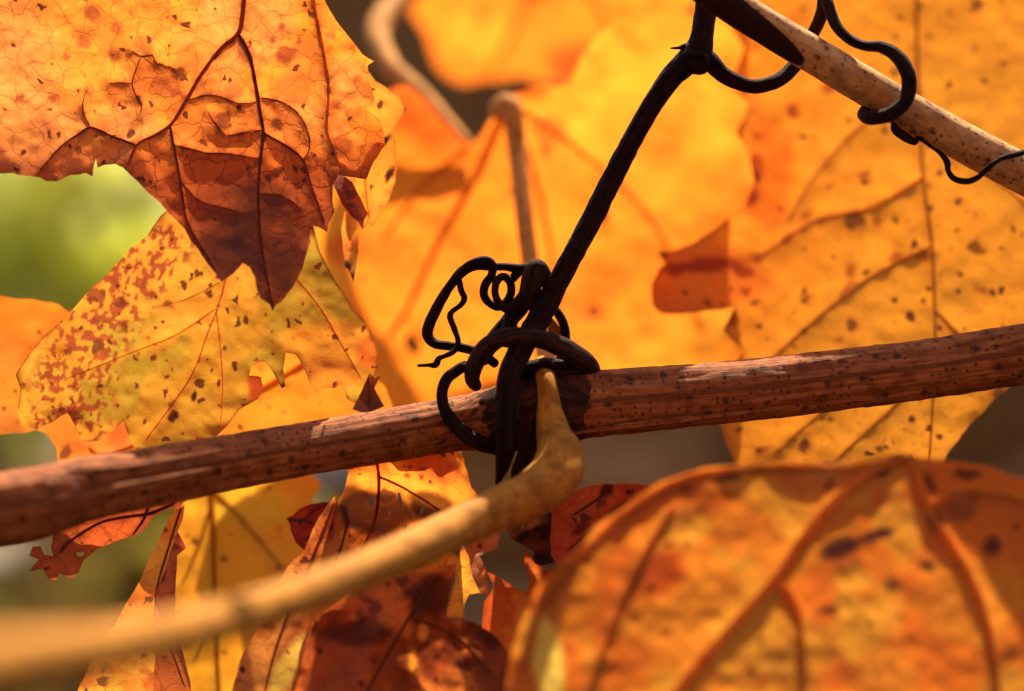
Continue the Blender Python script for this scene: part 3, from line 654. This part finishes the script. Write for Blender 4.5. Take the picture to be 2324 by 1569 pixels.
# ================================================================== LOWER MIDDLE, TORN DRY LEAF
def col_torn(u, v, dv, de):
    c = blend(flat(C(232, 140, 44), u), flat(C(226, 118, 38), u), sstep(.42, .6, fbm(u, v, 120, 121)))
    c = blend(c, flat(C(204, 90, 36), u), np.clip(blob(u, v, 985, 1055, 75, 40, .4, seed=2), 0, 1) * .8)
    band = np.clip(blob(u, v, 870, 1165, 105, 48, .1, seed=4, wob=.45) + .9 * blob(u, v, 800, 1140, 40, 60, seed=5) + blob(u, v, 980, 1150, 60, 30, .3, seed=9) * .8, 0, 1)
    c = blend(c, flat(C(74, 30, 18), u), band * .95)
    c = blend(c, flat(C(206, 116, 56), u), sstep(1220, 1300, v + (u - 700) * -.1) * .7)
    for (a, b, r) in ((851, 1054, 6), (858, 1077, 5), (930, 1060, 5), (960, 1065, 5), (925, 1080, 6), (955, 1082, 6)): c = blend(c, flat(C(140, 56, 26), u), blob(u, v, a, b, r, seed=int(a)))
    c = blend(c, flat(C(120, 52, 24), u), np.exp(-de / 5) * .5)
    return c, .12, .35, band * .65
leaf('grape_leaf', 'torn orange leaf with a dark brown band and slits hanging below the knot',
     [(792, 1040), (786, 1062), (792, 1075), (782, 1100), (778, 1118), (770, 1130), (752, 1190), (726, 1250), (700, 1330), (668, 1430), (660, 1560), (760, 1680), (880, 1640), (920, 1500), (930, 1300), (960, 1240), (1010, 1232), (1050, 1236), (1058, 1252), (1066, 1300), (1090, 1330), (1086, 1348), (1116, 1352), (1108, 1330), (1100, 1290), (1086, 1262), (1110, 1256), (1128, 1246), (1134, 1216), (1120, 1180), (1096, 1140), (1070, 1108), (1056, 1060), (1044, 1010), (1034, 970), (900, 970), (800, 1010)],
     lambda u, v: 1.5 + 5 * np.cos((u - 900) / 110.0) * -1 + 4 - 0.022 * np.clip(v - 1150, 0, 999) + 2 * np.sin(v / 45.0), col_torn,
     [([(850, 1010), (860, 1090), (850, 1180), (800, 1300), (760, 1440)], 8, 5, V_RUST), ([(856, 1080), (920, 1110), (1000, 1160), (1080, 1220)], 6, 4, V_RUST), ([(790, 1180), (775, 1240), (740, 1330)], 7, 4, V_DARK)],
     holes=[[(834, 1134), (846, 1124), (850, 1140), (840, 1152)], [(902, 1118), (910, 1122), (914, 1150), (906, 1155)], [(956, 1150), (966, 1142), (962, 1165), (954, 1172)], [(744, 1190), (752, 1195), (756, 1225), (748, 1228)]], step=6.5, jag=4, seed=121, pucker=.8, crinkle=.9)
def col_strips(u, v, dv, de):
    c = blend(flat(C(240, 166, 56), u), flat(C(232, 144, 48), u), sstep(.4, .6, fbm(u, v, 40, 125)))
    c = blend(c, flat(C(120, 58, 30), u), np.exp(-de / 5) * .6); return c, .12, .5, .0
leaf('leaf_scrap', 'ragged pale yellow flap of torn leaf with stringy ends',
     [(915, 1250), (960, 1232), (1010, 1235), (1040, 1262), (1052, 1235), (1064, 1260), (1072, 1310), (1090, 1345), (1064, 1350), (1052, 1372), (1056, 1405), (1030, 1402), (1008, 1408), (1016, 1370), (1034, 1320), (1030, 1285), (975, 1300), (910, 1312)],
     lambda u, v: -3 + 3 * np.sin(u / 26.0) * .6, col_strips, step=5.5, jag=3, seed=125)
def col_choc(u, v, dv, de):
    c = blend(flat(C(160, 74, 36), u), flat(C(224, 122, 52), u), sstep(.42, .56, fbm(u, v, 75, 131)))
    c = blend(c, flat(C(104, 44, 26), u), sstep(.52, .66, fbm(u, v, 60, 133)) * .8)
    c = blend(c, flat(C(188, 96, 48), u), sstep(1400, 1500, v) * sstep(1000, 760, u) * .8)
    c = blend(c, flat(C(80, 34, 22), u), np.clip(blob(u, v, 820, 1440, 90, 34, seed=7) * .8 + blob(u, v, 1100, 1420, 60, 50, seed=8) * .8 + blob(u, v, 985, 1340, 60, 55, seed=18) * .85, 0, 1))
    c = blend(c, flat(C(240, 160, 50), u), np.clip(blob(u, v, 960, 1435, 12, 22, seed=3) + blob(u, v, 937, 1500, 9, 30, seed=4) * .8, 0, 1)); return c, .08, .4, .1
leaf('grape_leaf', 'chocolate brown crumpled leaf at the bottom below the torn yellow flap',
     [(905, 1310), (960, 1300), (1034, 1284), (1030, 1310), (1018, 1350), (1012, 1400), (1060, 1410), (1110, 1430), (1150, 1470), (1185, 1560), (1170, 1760), (900, 1800), (640, 1760), (660, 1560), (690, 1460), (720, 1400), (790, 1350), (860, 1330)],
     lambda u, v: -15 - 0.02 * (v - 1300) + 1.5 * np.sin(u / 50.0 + v / 80.0), col_choc, [([(1000, 1300), (930, 1400), (860, 1520), (800, 1640)], 8, 6, V_DARK), ([(930, 1400), (1040, 1450), (1120, 1540)], 6, 4, V_DARK)], step=8, jag=5, seed=131, crinkle=1.2)
def col_sunfleck(u, v, dv, de):
    c = blend(flat(C(228, 148, 70), u), flat(C(206, 110, 50), u), sstep(.4, .6, fbm(u * 1.6 + v, v * .4, 70, 135)))
    c = blend(c, flat(C(255, 214, 90), u), blob(u, v, 655, 1510, 26, 80, .5, seed=5, wob=.15)); return c, .1, .4, .05  # bright yellow blob is a sun fleck painted into the pigment
leaf('grape_leaf', 'tan orange leaf with a painted yellow sun fleck leaning on the brown crumpled leaf',
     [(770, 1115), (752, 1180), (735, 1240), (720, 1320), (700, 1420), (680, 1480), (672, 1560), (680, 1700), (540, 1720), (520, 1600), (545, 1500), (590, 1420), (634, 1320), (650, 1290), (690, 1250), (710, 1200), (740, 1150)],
     lambda u, v: -5 - 0.03 * (v - 1150) + 0.03 * (700 - u), col_sunfleck, [([(760, 1140), (700, 1290), (630, 1460), (590, 1620)], 7, 5, V_RUST)], step=7, jag=3, seed=135)
def col_redtip(u, v, dv, de):
    c = blend(flat(C(176, 58, 28), u), flat(C(150, 44, 26), u), sstep(.4, .6, fbm(u, v, 40, 141))); c = blend(c, flat(C(70, 20, 16), u), np.clip(np.exp(-dv / 4) * .8 + np.exp(-de / 4) * .5, 0, 1)); return c, .08, .6, .2
leaf('grape_leaf', 'crimson leaf tip pointing away from the torn orange leaf',
     [(648, 1178), (662, 1172), (680, 1156), (706, 1144), (736, 1140), (756, 1142), (790, 1120), (800, 1160), (760, 1240), (704, 1280), (690, 1250), (672, 1232), (660, 1205), (656, 1188)],
     lambda u, v: 7 - 0.01 * (u - 650), col_redtip, [([(652, 1180), (690, 1182), (740, 1196), (780, 1200)], 4, 5, V_DARK), ([(690, 1182), (710, 1160), (740, 1145)], 3, 2, V_DARK)], step=6, jag=2, seed=141)

# ================================================================== LOWER RIGHT LEAVES
def col_pink(u, v, dv, de):
    c = blend(flat(C(196, 92, 52), u), flat(C(176, 70, 36), u), sstep(.4, .6, fbm(u, v, 80, 151)))
    c = blend(c, flat(C(110, 30, 18), u), blob(u, v, 1318, 1198, 34, 14, -.8, seed=3))
    c = blend(c, flat(C(60, 34, 26), u), np.clip(blob(u, v, 1375, 1115, 14, 22, .5, seed=5) * .8 + np.exp(-dv / 8) * .4, 0, 1)); return c, .1, .6, .25
leaf('grape_leaf', 'brick pink leaf wedged behind the petiole and the big foreground leaf',
     [(1245, 1160), (1280, 1130), (1330, 1104), (1400, 1098), (1480, 1104), (1560, 1110), (1560, 1250), (1420, 1340), (1280, 1310), (1250, 1260), (1248, 1210)],
     lambda u, v: -3 + 2 * np.sin(u / 60.0), col_pink, [([(1480, 1115), (1390, 1160), (1290, 1250)], 8, 5, V_DARK), ([(1390, 1100), (1360, 1130), (1300, 1170)], 6, 4, V_DARK)], step=8, jag=3, seed=151)
def col_gap(u, v, dv, de):
    c = blend(flat(C(52, 24, 16), u), flat(C(96, 40, 22), u), sstep(.45, .65, fbm(u, v, 40, 155))); return c, .1, .3, .7  # near-black tone for the sheet that fills the dark gap
leaf('leaf_scrap', 'dark crumpled sheet filling the dark gap under the bend of the petiole',
     [(1140, 1170), (1200, 1160), (1252, 1165), (1250, 1230), (1258, 1278), (1230, 1284), (1208, 1276), (1212, 1250), (1190, 1238), (1160, 1222), (1146, 1200)],
     lambda u, v: 0 + 3 * np.sin(v / 24.0), col_gap, step=7, jag=4, seed=155, crinkle=1.0)
def col_horn(u, v, dv, de):
    c = blend(flat(C(226, 126, 46), u), flat(C(210, 94, 38), u), sstep(.4, .6, fbm(u, v, 60, 158)))
    c = blend(c, flat(C(190, 60, 30), u), np.exp(-de / 7) * .7); return c, .08, .3, .0
leaf('grape_leaf', 'small orange leaf horn curling up beside the big foreground leaf',
     [(1190, 1240), (1204, 1268), (1216, 1284), (1250, 1300), (1268, 1290), (1270, 1400), (1180, 1560), (1120, 1540), (1094, 1440), (1098, 1370), (1120, 1330), (1105, 1300), (1130, 1310), (1160, 1330), (1195, 1345), (1204, 1320), (1188, 1280)],
     lambda u, v: -8 - .02 * (v - 1240), col_horn, step=7, jag=3, seed=158)

def col_big(u, v, dv, de):
    c = blend(flat(C(232, 140, 46), u), flat(C(226, 118, 40), u), sstep(.40, .60, fbm(u, v, 170, 161)))
    c = blend(c, flat(C(234, 164, 56), u), sstep(.52, .68, fbm(u, v, 120, 162)) * .8)
    c = blend(c, flat(C(200, 80, 32), u), np.clip(blob(u, v, 1490, 1310, 80, 55, -.6, seed=2) + .7 * blob(u, v, 1400, 1330, 50, 90, .3, seed=4) + .6 * blob(u, v, 1600, 1150, 90, 22, -.4, seed=6) + .5 * blob(u, v, 1330, 1440, 60, 60, seed=8) + .6 * blob(u, v, 1440, 1150, 60, 24, -.5, seed=3), 0, 1) * .85)
    for (a, b, ru, rv, ro, q) in ((1905, 1245, 58, 30, -.3, 1), (1990, 1215, 50, 14, -.3, 1), (1925, 1285, 40, 22, -.2, .6), (2000, 1070, 26, 16, -.4, 1), (2025, 1330, 22, 16, 0, .8), (2105, 1285, 20, 14, 0, .9), (1880, 1385, 30, 12, 0, .9), (2195, 1075, 34, 16, 0, .9), (2250, 1240, 24, 26, 0, .9), (2120, 1180, 18, 30, -.4, 1), (2180, 1160, 40, 26, 0, .5), (1885, 1100, 14, 22, 0, .6), (1650, 1085, 40, 12, -.1, .9), (1720, 1070, 30, 8, 0, .9), (1555, 1110, 16, 10, 0, .8), (1785, 1060, 24, 7, 0, .9), (2110, 1100, 16, 30, -.4, .8), (2210, 1130, 20, 16, 0, .5)):
        c = blend(c, flat(C(86, 44, 34), u), blob(u, v, a, b, ru, rv, ro, seed=int(a), wob=.3) * q)
    c = blend(c, flat(C(170, 104, 46), u), .75 * np.exp(-dv / 12))
    c = blend(c, flat(C(124, 68, 32), u), .55 * np.exp(-(dv / 18) ** 2) * sstep(.5, .6, fbm(u, v, 110, 166)))
    c = blend(c, flat(C(255, 222, 96), u), blob(u, v, 1243, 1500, 36, 110, -.12, seed=9, wob=.12))  # patch of direct sun at the left margin, painted as leaf colour
    return c, .04, .18, 0.0
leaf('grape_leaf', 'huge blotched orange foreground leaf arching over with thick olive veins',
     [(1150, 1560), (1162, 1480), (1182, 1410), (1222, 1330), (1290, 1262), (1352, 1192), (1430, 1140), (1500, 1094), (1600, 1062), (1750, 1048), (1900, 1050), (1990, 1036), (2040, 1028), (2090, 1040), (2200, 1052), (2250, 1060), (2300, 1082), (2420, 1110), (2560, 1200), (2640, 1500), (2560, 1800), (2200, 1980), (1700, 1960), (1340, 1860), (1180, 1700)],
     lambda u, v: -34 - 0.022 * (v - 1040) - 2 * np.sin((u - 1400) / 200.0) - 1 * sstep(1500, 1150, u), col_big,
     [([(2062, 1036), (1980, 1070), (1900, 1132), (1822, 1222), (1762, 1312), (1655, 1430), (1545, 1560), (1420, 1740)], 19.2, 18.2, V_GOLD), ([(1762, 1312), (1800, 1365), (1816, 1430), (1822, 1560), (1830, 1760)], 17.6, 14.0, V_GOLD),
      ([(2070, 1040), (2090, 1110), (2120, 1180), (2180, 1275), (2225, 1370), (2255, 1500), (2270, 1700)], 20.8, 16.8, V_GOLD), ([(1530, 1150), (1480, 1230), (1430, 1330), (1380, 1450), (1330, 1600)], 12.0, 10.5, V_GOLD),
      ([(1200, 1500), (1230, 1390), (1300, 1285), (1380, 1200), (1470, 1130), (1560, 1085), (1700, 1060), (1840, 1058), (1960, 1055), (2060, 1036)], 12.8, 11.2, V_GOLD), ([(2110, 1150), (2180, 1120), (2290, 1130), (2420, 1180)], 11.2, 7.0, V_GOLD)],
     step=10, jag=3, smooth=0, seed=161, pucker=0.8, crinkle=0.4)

# ================================================================== CANES
CANE = [(-900, 1330, -58, 190), (-420, 1225, -42, 175), (-120, 1180, -34, 168), (30, 1155, -29, 168), (110, 1138, -26, 160), (200, 1110, -22, 146), (400, 1074, -15, 132), (600, 1036, -9, 120), (800, 1003, -5, 116), (1000, 968, -2, 116), (1090, 956, -1, 128), (1180, 940, -.5, 150), (1270, 926, -.5, 160), (1350, 916, -.5, 148), (1500, 904, 0, 140), (1700, 886, 0, 138), (1900, 862, 1, 136), (2100, 838, 2, 134), (2294, 808, 3, 136), (2600, 765, 5, 140), (3200, 690, 10, 150)]
cane = root('vine_cane', 'thick reddish brown ridged cane crossing from side to side under the knot', 'cane', P(1200, 940, 0))
tube('stem', CANE, BARK, cane, sides=40, step=9, rough=0.035, ridge=0.14, seed=3)
tube('node', [(1060, 960, -.6, 90), (1100, 954, -1.0, 122), (1150, 946, -1.5, 150), (1200, 940, -1.6, 164), (1256, 930, -1.5, 168), (1310, 921, -1.0, 150), (1370, 914, -.4, 110)], NODE, cane, sides=24, step=7, rough=0.14, seed=8)
tube('bark_shred', [(150, 1072, -34, 10), (300, 1064, -29, 22), (420, 1042, -24, 18), (520, 1020, -19, 6)], BARK, cane, sides=8, step=10, rough=.2, seed=13, flat=.4)
tube('bark_shred', [(90, 1140, -38, 8), (220, 1118, -33, 18), (380, 1086, -25, 14), (480, 1064, -19, 6)], BARK, cane, sides=8, step=10, rough=.2, seed=14, flat=.4)
tube('bark_shred', [(1290, 985, -4.5, 6), (1420, 968, -4.8, 14), (1600, 946, -4.6, 12), (1750, 930, -4.2, 4)], BARK, cane, sides=8, step=10, rough=.2, seed=15, flat=.4)

def patch_pale(c, a):            # dead dark bark along the lower side of its upper stretch
    side = math.cos(a - 0.9)     # towards the lens and down
    lim = 0.0 + 0.95 * max(0.0, (c[0] - 1600) / 235.0) ** 1.5
    return float(sstep(lim - 0.2, lim + 0.2, side) * sstep(1850, 1825, c[0]) * 0.95)
pale = root('vine_cane', 'thin pale tan speckled cane slanting down with dark tendrils wound round it', 'cane', P(2000, 210, -4))
tube('stem', [(900, -480, -16, 84), (1300, -220, -12, 82), (1560, -55, -9, 82), (1700, 38, -7, 82), (1850, 128, -6, 84), (2000, 218, -4, 86), (2150, 304, -3, 88), (2300, 384, -2, 90), (2600, 540, 2, 94), (3000, 730, 8, 98)], PALE, pale, sides=32, step=9, rough=0.02, ridge=0.04, seed=21, patch=patch_pale)

# ================================================================== DARK SHOOT WITH ITS TENDRILS
shoot = root('vine_shoot', 'near-black woody shoot rising from the knot with coiled tendrils', 'shoot', P(1200, 800, -3))
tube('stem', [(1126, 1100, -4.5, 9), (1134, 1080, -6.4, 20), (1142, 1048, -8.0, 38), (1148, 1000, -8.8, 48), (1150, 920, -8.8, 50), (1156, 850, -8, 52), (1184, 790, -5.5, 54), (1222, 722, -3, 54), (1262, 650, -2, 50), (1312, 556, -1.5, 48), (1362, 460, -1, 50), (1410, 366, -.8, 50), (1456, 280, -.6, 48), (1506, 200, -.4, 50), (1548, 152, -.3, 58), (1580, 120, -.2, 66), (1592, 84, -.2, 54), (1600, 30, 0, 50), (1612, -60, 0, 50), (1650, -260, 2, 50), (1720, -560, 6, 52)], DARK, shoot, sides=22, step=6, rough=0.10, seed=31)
tube('node', [(1552, 146, -.6, 34), (1570, 136, -.9, 60), (1588, 140, -.9, 64), (1608, 134, -.6, 46)], DARK, shoot, sides=16, step=5, rough=.2, seed=33)
tube('spur', [(1575, 108, -.5, 26), (1556, 106, -.5, 18), (1540, 109, -.8, 8), (1520, 110, -1, 5)], DARK, shoot, sides=10, step=4, rough=.15, seed=34)
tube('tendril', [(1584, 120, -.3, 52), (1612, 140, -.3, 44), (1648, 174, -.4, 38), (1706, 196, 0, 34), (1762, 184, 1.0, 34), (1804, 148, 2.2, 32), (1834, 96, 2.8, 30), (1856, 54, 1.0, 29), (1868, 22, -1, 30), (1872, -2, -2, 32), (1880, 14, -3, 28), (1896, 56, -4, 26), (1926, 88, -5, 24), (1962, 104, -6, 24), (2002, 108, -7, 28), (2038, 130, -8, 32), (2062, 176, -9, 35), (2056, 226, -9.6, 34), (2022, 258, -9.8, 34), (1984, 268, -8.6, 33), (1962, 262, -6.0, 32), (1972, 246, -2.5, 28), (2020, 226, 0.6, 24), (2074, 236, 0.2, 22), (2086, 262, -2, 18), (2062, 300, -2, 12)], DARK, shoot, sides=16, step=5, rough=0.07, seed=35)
tube('tendril', [(2026, 276, -5, 10), (2034, 296, -5.5, 22), (2056, 312, -5.5, 22), (2076, 322, -5, 18), (2086, 314, -5, 12), (2112, 332, -5, 8), (2136, 350, -5, 11), (2150, 368, -5, 16), (2152, 388, -5.2, 13), (2166, 406, -5.5, 15), (2194, 412, -6, 15), (2218, 404, -6.5, 14), (2238, 386, -7, 12), (2262, 366, -7, 12), (2300, 352, -6, 14), (2380, 340, -4, 12), (2460, 380, 0, 8)], DARK, shoot, sides=12, step=4, rough=.14, seed=36)
# the coiled knot
tube('knuckle', [(1196, 700, -1, 40), (1202, 660, -2.2, 46), (1208, 628, -2.6, 50), (1214, 610, -2.6, 46), (1228, 616, -1.8, 40), (1244, 650, 0, 30)], GREY, shoot, sides=16, step=4, rough=.14, seed=41)
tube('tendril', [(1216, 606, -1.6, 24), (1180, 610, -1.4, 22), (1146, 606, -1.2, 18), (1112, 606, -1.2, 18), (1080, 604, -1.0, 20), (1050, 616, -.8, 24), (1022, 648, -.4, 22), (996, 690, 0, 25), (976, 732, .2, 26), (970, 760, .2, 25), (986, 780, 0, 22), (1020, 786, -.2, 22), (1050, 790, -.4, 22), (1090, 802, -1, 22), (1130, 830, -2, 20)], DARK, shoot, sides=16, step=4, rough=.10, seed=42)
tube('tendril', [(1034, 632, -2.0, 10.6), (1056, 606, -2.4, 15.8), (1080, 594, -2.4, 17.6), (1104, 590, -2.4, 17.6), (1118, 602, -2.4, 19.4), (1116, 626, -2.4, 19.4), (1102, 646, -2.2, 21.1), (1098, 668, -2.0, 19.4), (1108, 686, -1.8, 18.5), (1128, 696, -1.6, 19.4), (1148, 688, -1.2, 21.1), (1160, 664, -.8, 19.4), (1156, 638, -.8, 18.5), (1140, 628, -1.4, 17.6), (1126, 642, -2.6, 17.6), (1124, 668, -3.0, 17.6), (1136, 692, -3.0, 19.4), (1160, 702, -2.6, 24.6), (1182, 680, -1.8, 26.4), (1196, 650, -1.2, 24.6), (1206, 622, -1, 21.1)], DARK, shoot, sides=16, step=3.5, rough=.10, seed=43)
tube('tendril', [(1182, 606, -1.0, 26), (1160, 640, .4, 18)], DARK, shoot, sides=10, step=4, rough=.1, seed=48)
tube('tendril', [(1040, 628, -.8, 14), (1046, 656, -.8, 15), (1054, 678, -.8, 14), (1044, 694, -.8, 12), (1026, 708, -.8, 12), (1022, 722, -.8, 14), (1032, 748, -1.2, 14), (1040, 776, -1.8, 13), (1032, 796, -2.0, 13), (1010, 808, -2, 11), (996, 814, -2, 13), (988, 828, -2, 16), (970, 829, -2, 9), (946, 830, -2, 8)], DARK, shoot, sides=10, step=3, rough=.16, seed=44)
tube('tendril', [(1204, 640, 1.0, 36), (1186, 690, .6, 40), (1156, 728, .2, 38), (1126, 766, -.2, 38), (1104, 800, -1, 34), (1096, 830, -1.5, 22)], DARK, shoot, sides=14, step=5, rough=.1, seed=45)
tube('tendril', [(1166, 694, -1.2, 30), (1156, 740, -1.4, 36), (1152, 790, -2, 36)], DARK, shoot, sides=12, step=5, rough=.1, seed=49)
tube('tendril', [(1240, 690, 1.5, 18), (1262, 706, 1.6, 20), (1278, 734, 1.6, 21), (1284, 766, 1.4, 20), (1278, 800, 1.0, 18), (1260, 830, .6, 16)], DARK, shoot, sides=12, step=4, rough=.08, seed=46)
tube('tendril', [(1084, 880, -2.5, 24), (1072, 862, -5, 34), (1078, 828, -6.6, 40), (1102, 790, -7.2, 42), (1142, 766, -7.4, 40), (1190, 764, -7.0, 42), (1240, 774, -6.0, 44), (1290, 796, -4.4, 48), (1328, 822, -2.6, 46), (1346, 846, -.4, 36), (1340, 862, 2.0, 30), (1300, 900, 4.5, 26)], GREY, shoot, sides=20, step=5, rough=.09, seed=47)
tube('tendril', [(1048, 836, -5.5, 18), (1054, 830, -5.8, 24), (1036, 842, -5.6, 26), (1014, 860, -5.6, 26), (1003, 890, -6.0, 27), (1008, 924, -6.4, 29), (1026, 956, -6.6, 31), (1056, 986, -6.6, 34), (1090, 1006, -6.2, 36), (1128, 1018, -5, 32), (1150, 1024, -2.5, 26)], DARK, shoot, sides=16, step=4, rough=.10, seed=50)
tube('tendril', [(1150, 850, -1, 30), (1210, 838, -2.5, 44), (1260, 838, -3, 46), (1312, 842, -2.4, 36), (1345, 850, -1.6, 20)], DARK, shoot, sides=14, step=5, rough=.1, seed=51)
tube('shrivelled_bud', [(1186, 930, -5.6, 26), (1192, 980, -6.2, 38), (1196, 1030, -6.0, 44), (1180, 1070, -5.0, 36), (1166, 1100, -4, 16)], GREY, shoot, sides=16, step=5, rough=.3, seed=52)
tube('shrivelled_bud', [(1236, 880, -5.0, 14), (1222, 930, -6.0, 22), (1214, 990, -6.2, 22), (1200, 1040, -5.4, 16)], DARK, shoot, sides=12, step=5, rough=.2, seed=53)

tube('bract', [(1244, 716, 2.6, 8), (1256, 742, 2.6, 26), (1270, 772, 2.4, 44), (1290, 800, 2.0, 46), (1300, 826, 1.6, 30)], GREEN, shoot, sides=14, step=5, rough=.08, seed=54, flat=.4)

# ================================================================== FOREGROUND PETIOLE
pet = root('leaf_petiole', 'yellow-green bent petiole leaving the cane and sweeping blurred towards the lens', 'petiole', P(1245, 880, -5.6))
tube('stalk', [(1228, 820, 1.5, 40), (1234, 842, -2.0, 44), (1240, 866, -4.8, 46), (1244, 892, -5.8, 50), (1248, 940, -6.6, 64), (1258, 990, -8, 84), (1270, 1034, -10, 108), (1258, 1082, -13, 120), (1206, 1124, -17, 112), (1130, 1156, -21, 100), (1030, 1202, -28, 94), (900, 1262, -44, 92), (760, 1322, -60, 92), (600, 1380, -78, 96), (440, 1428, -98, 106), (260, 1466, -120, 120), (60, 1496, -142, 138), (-200, 1540, -165, 160), (-600, 1620, -190, 190)], GREEN, pet, sides=26, step=9, rough=.04, seed=61)
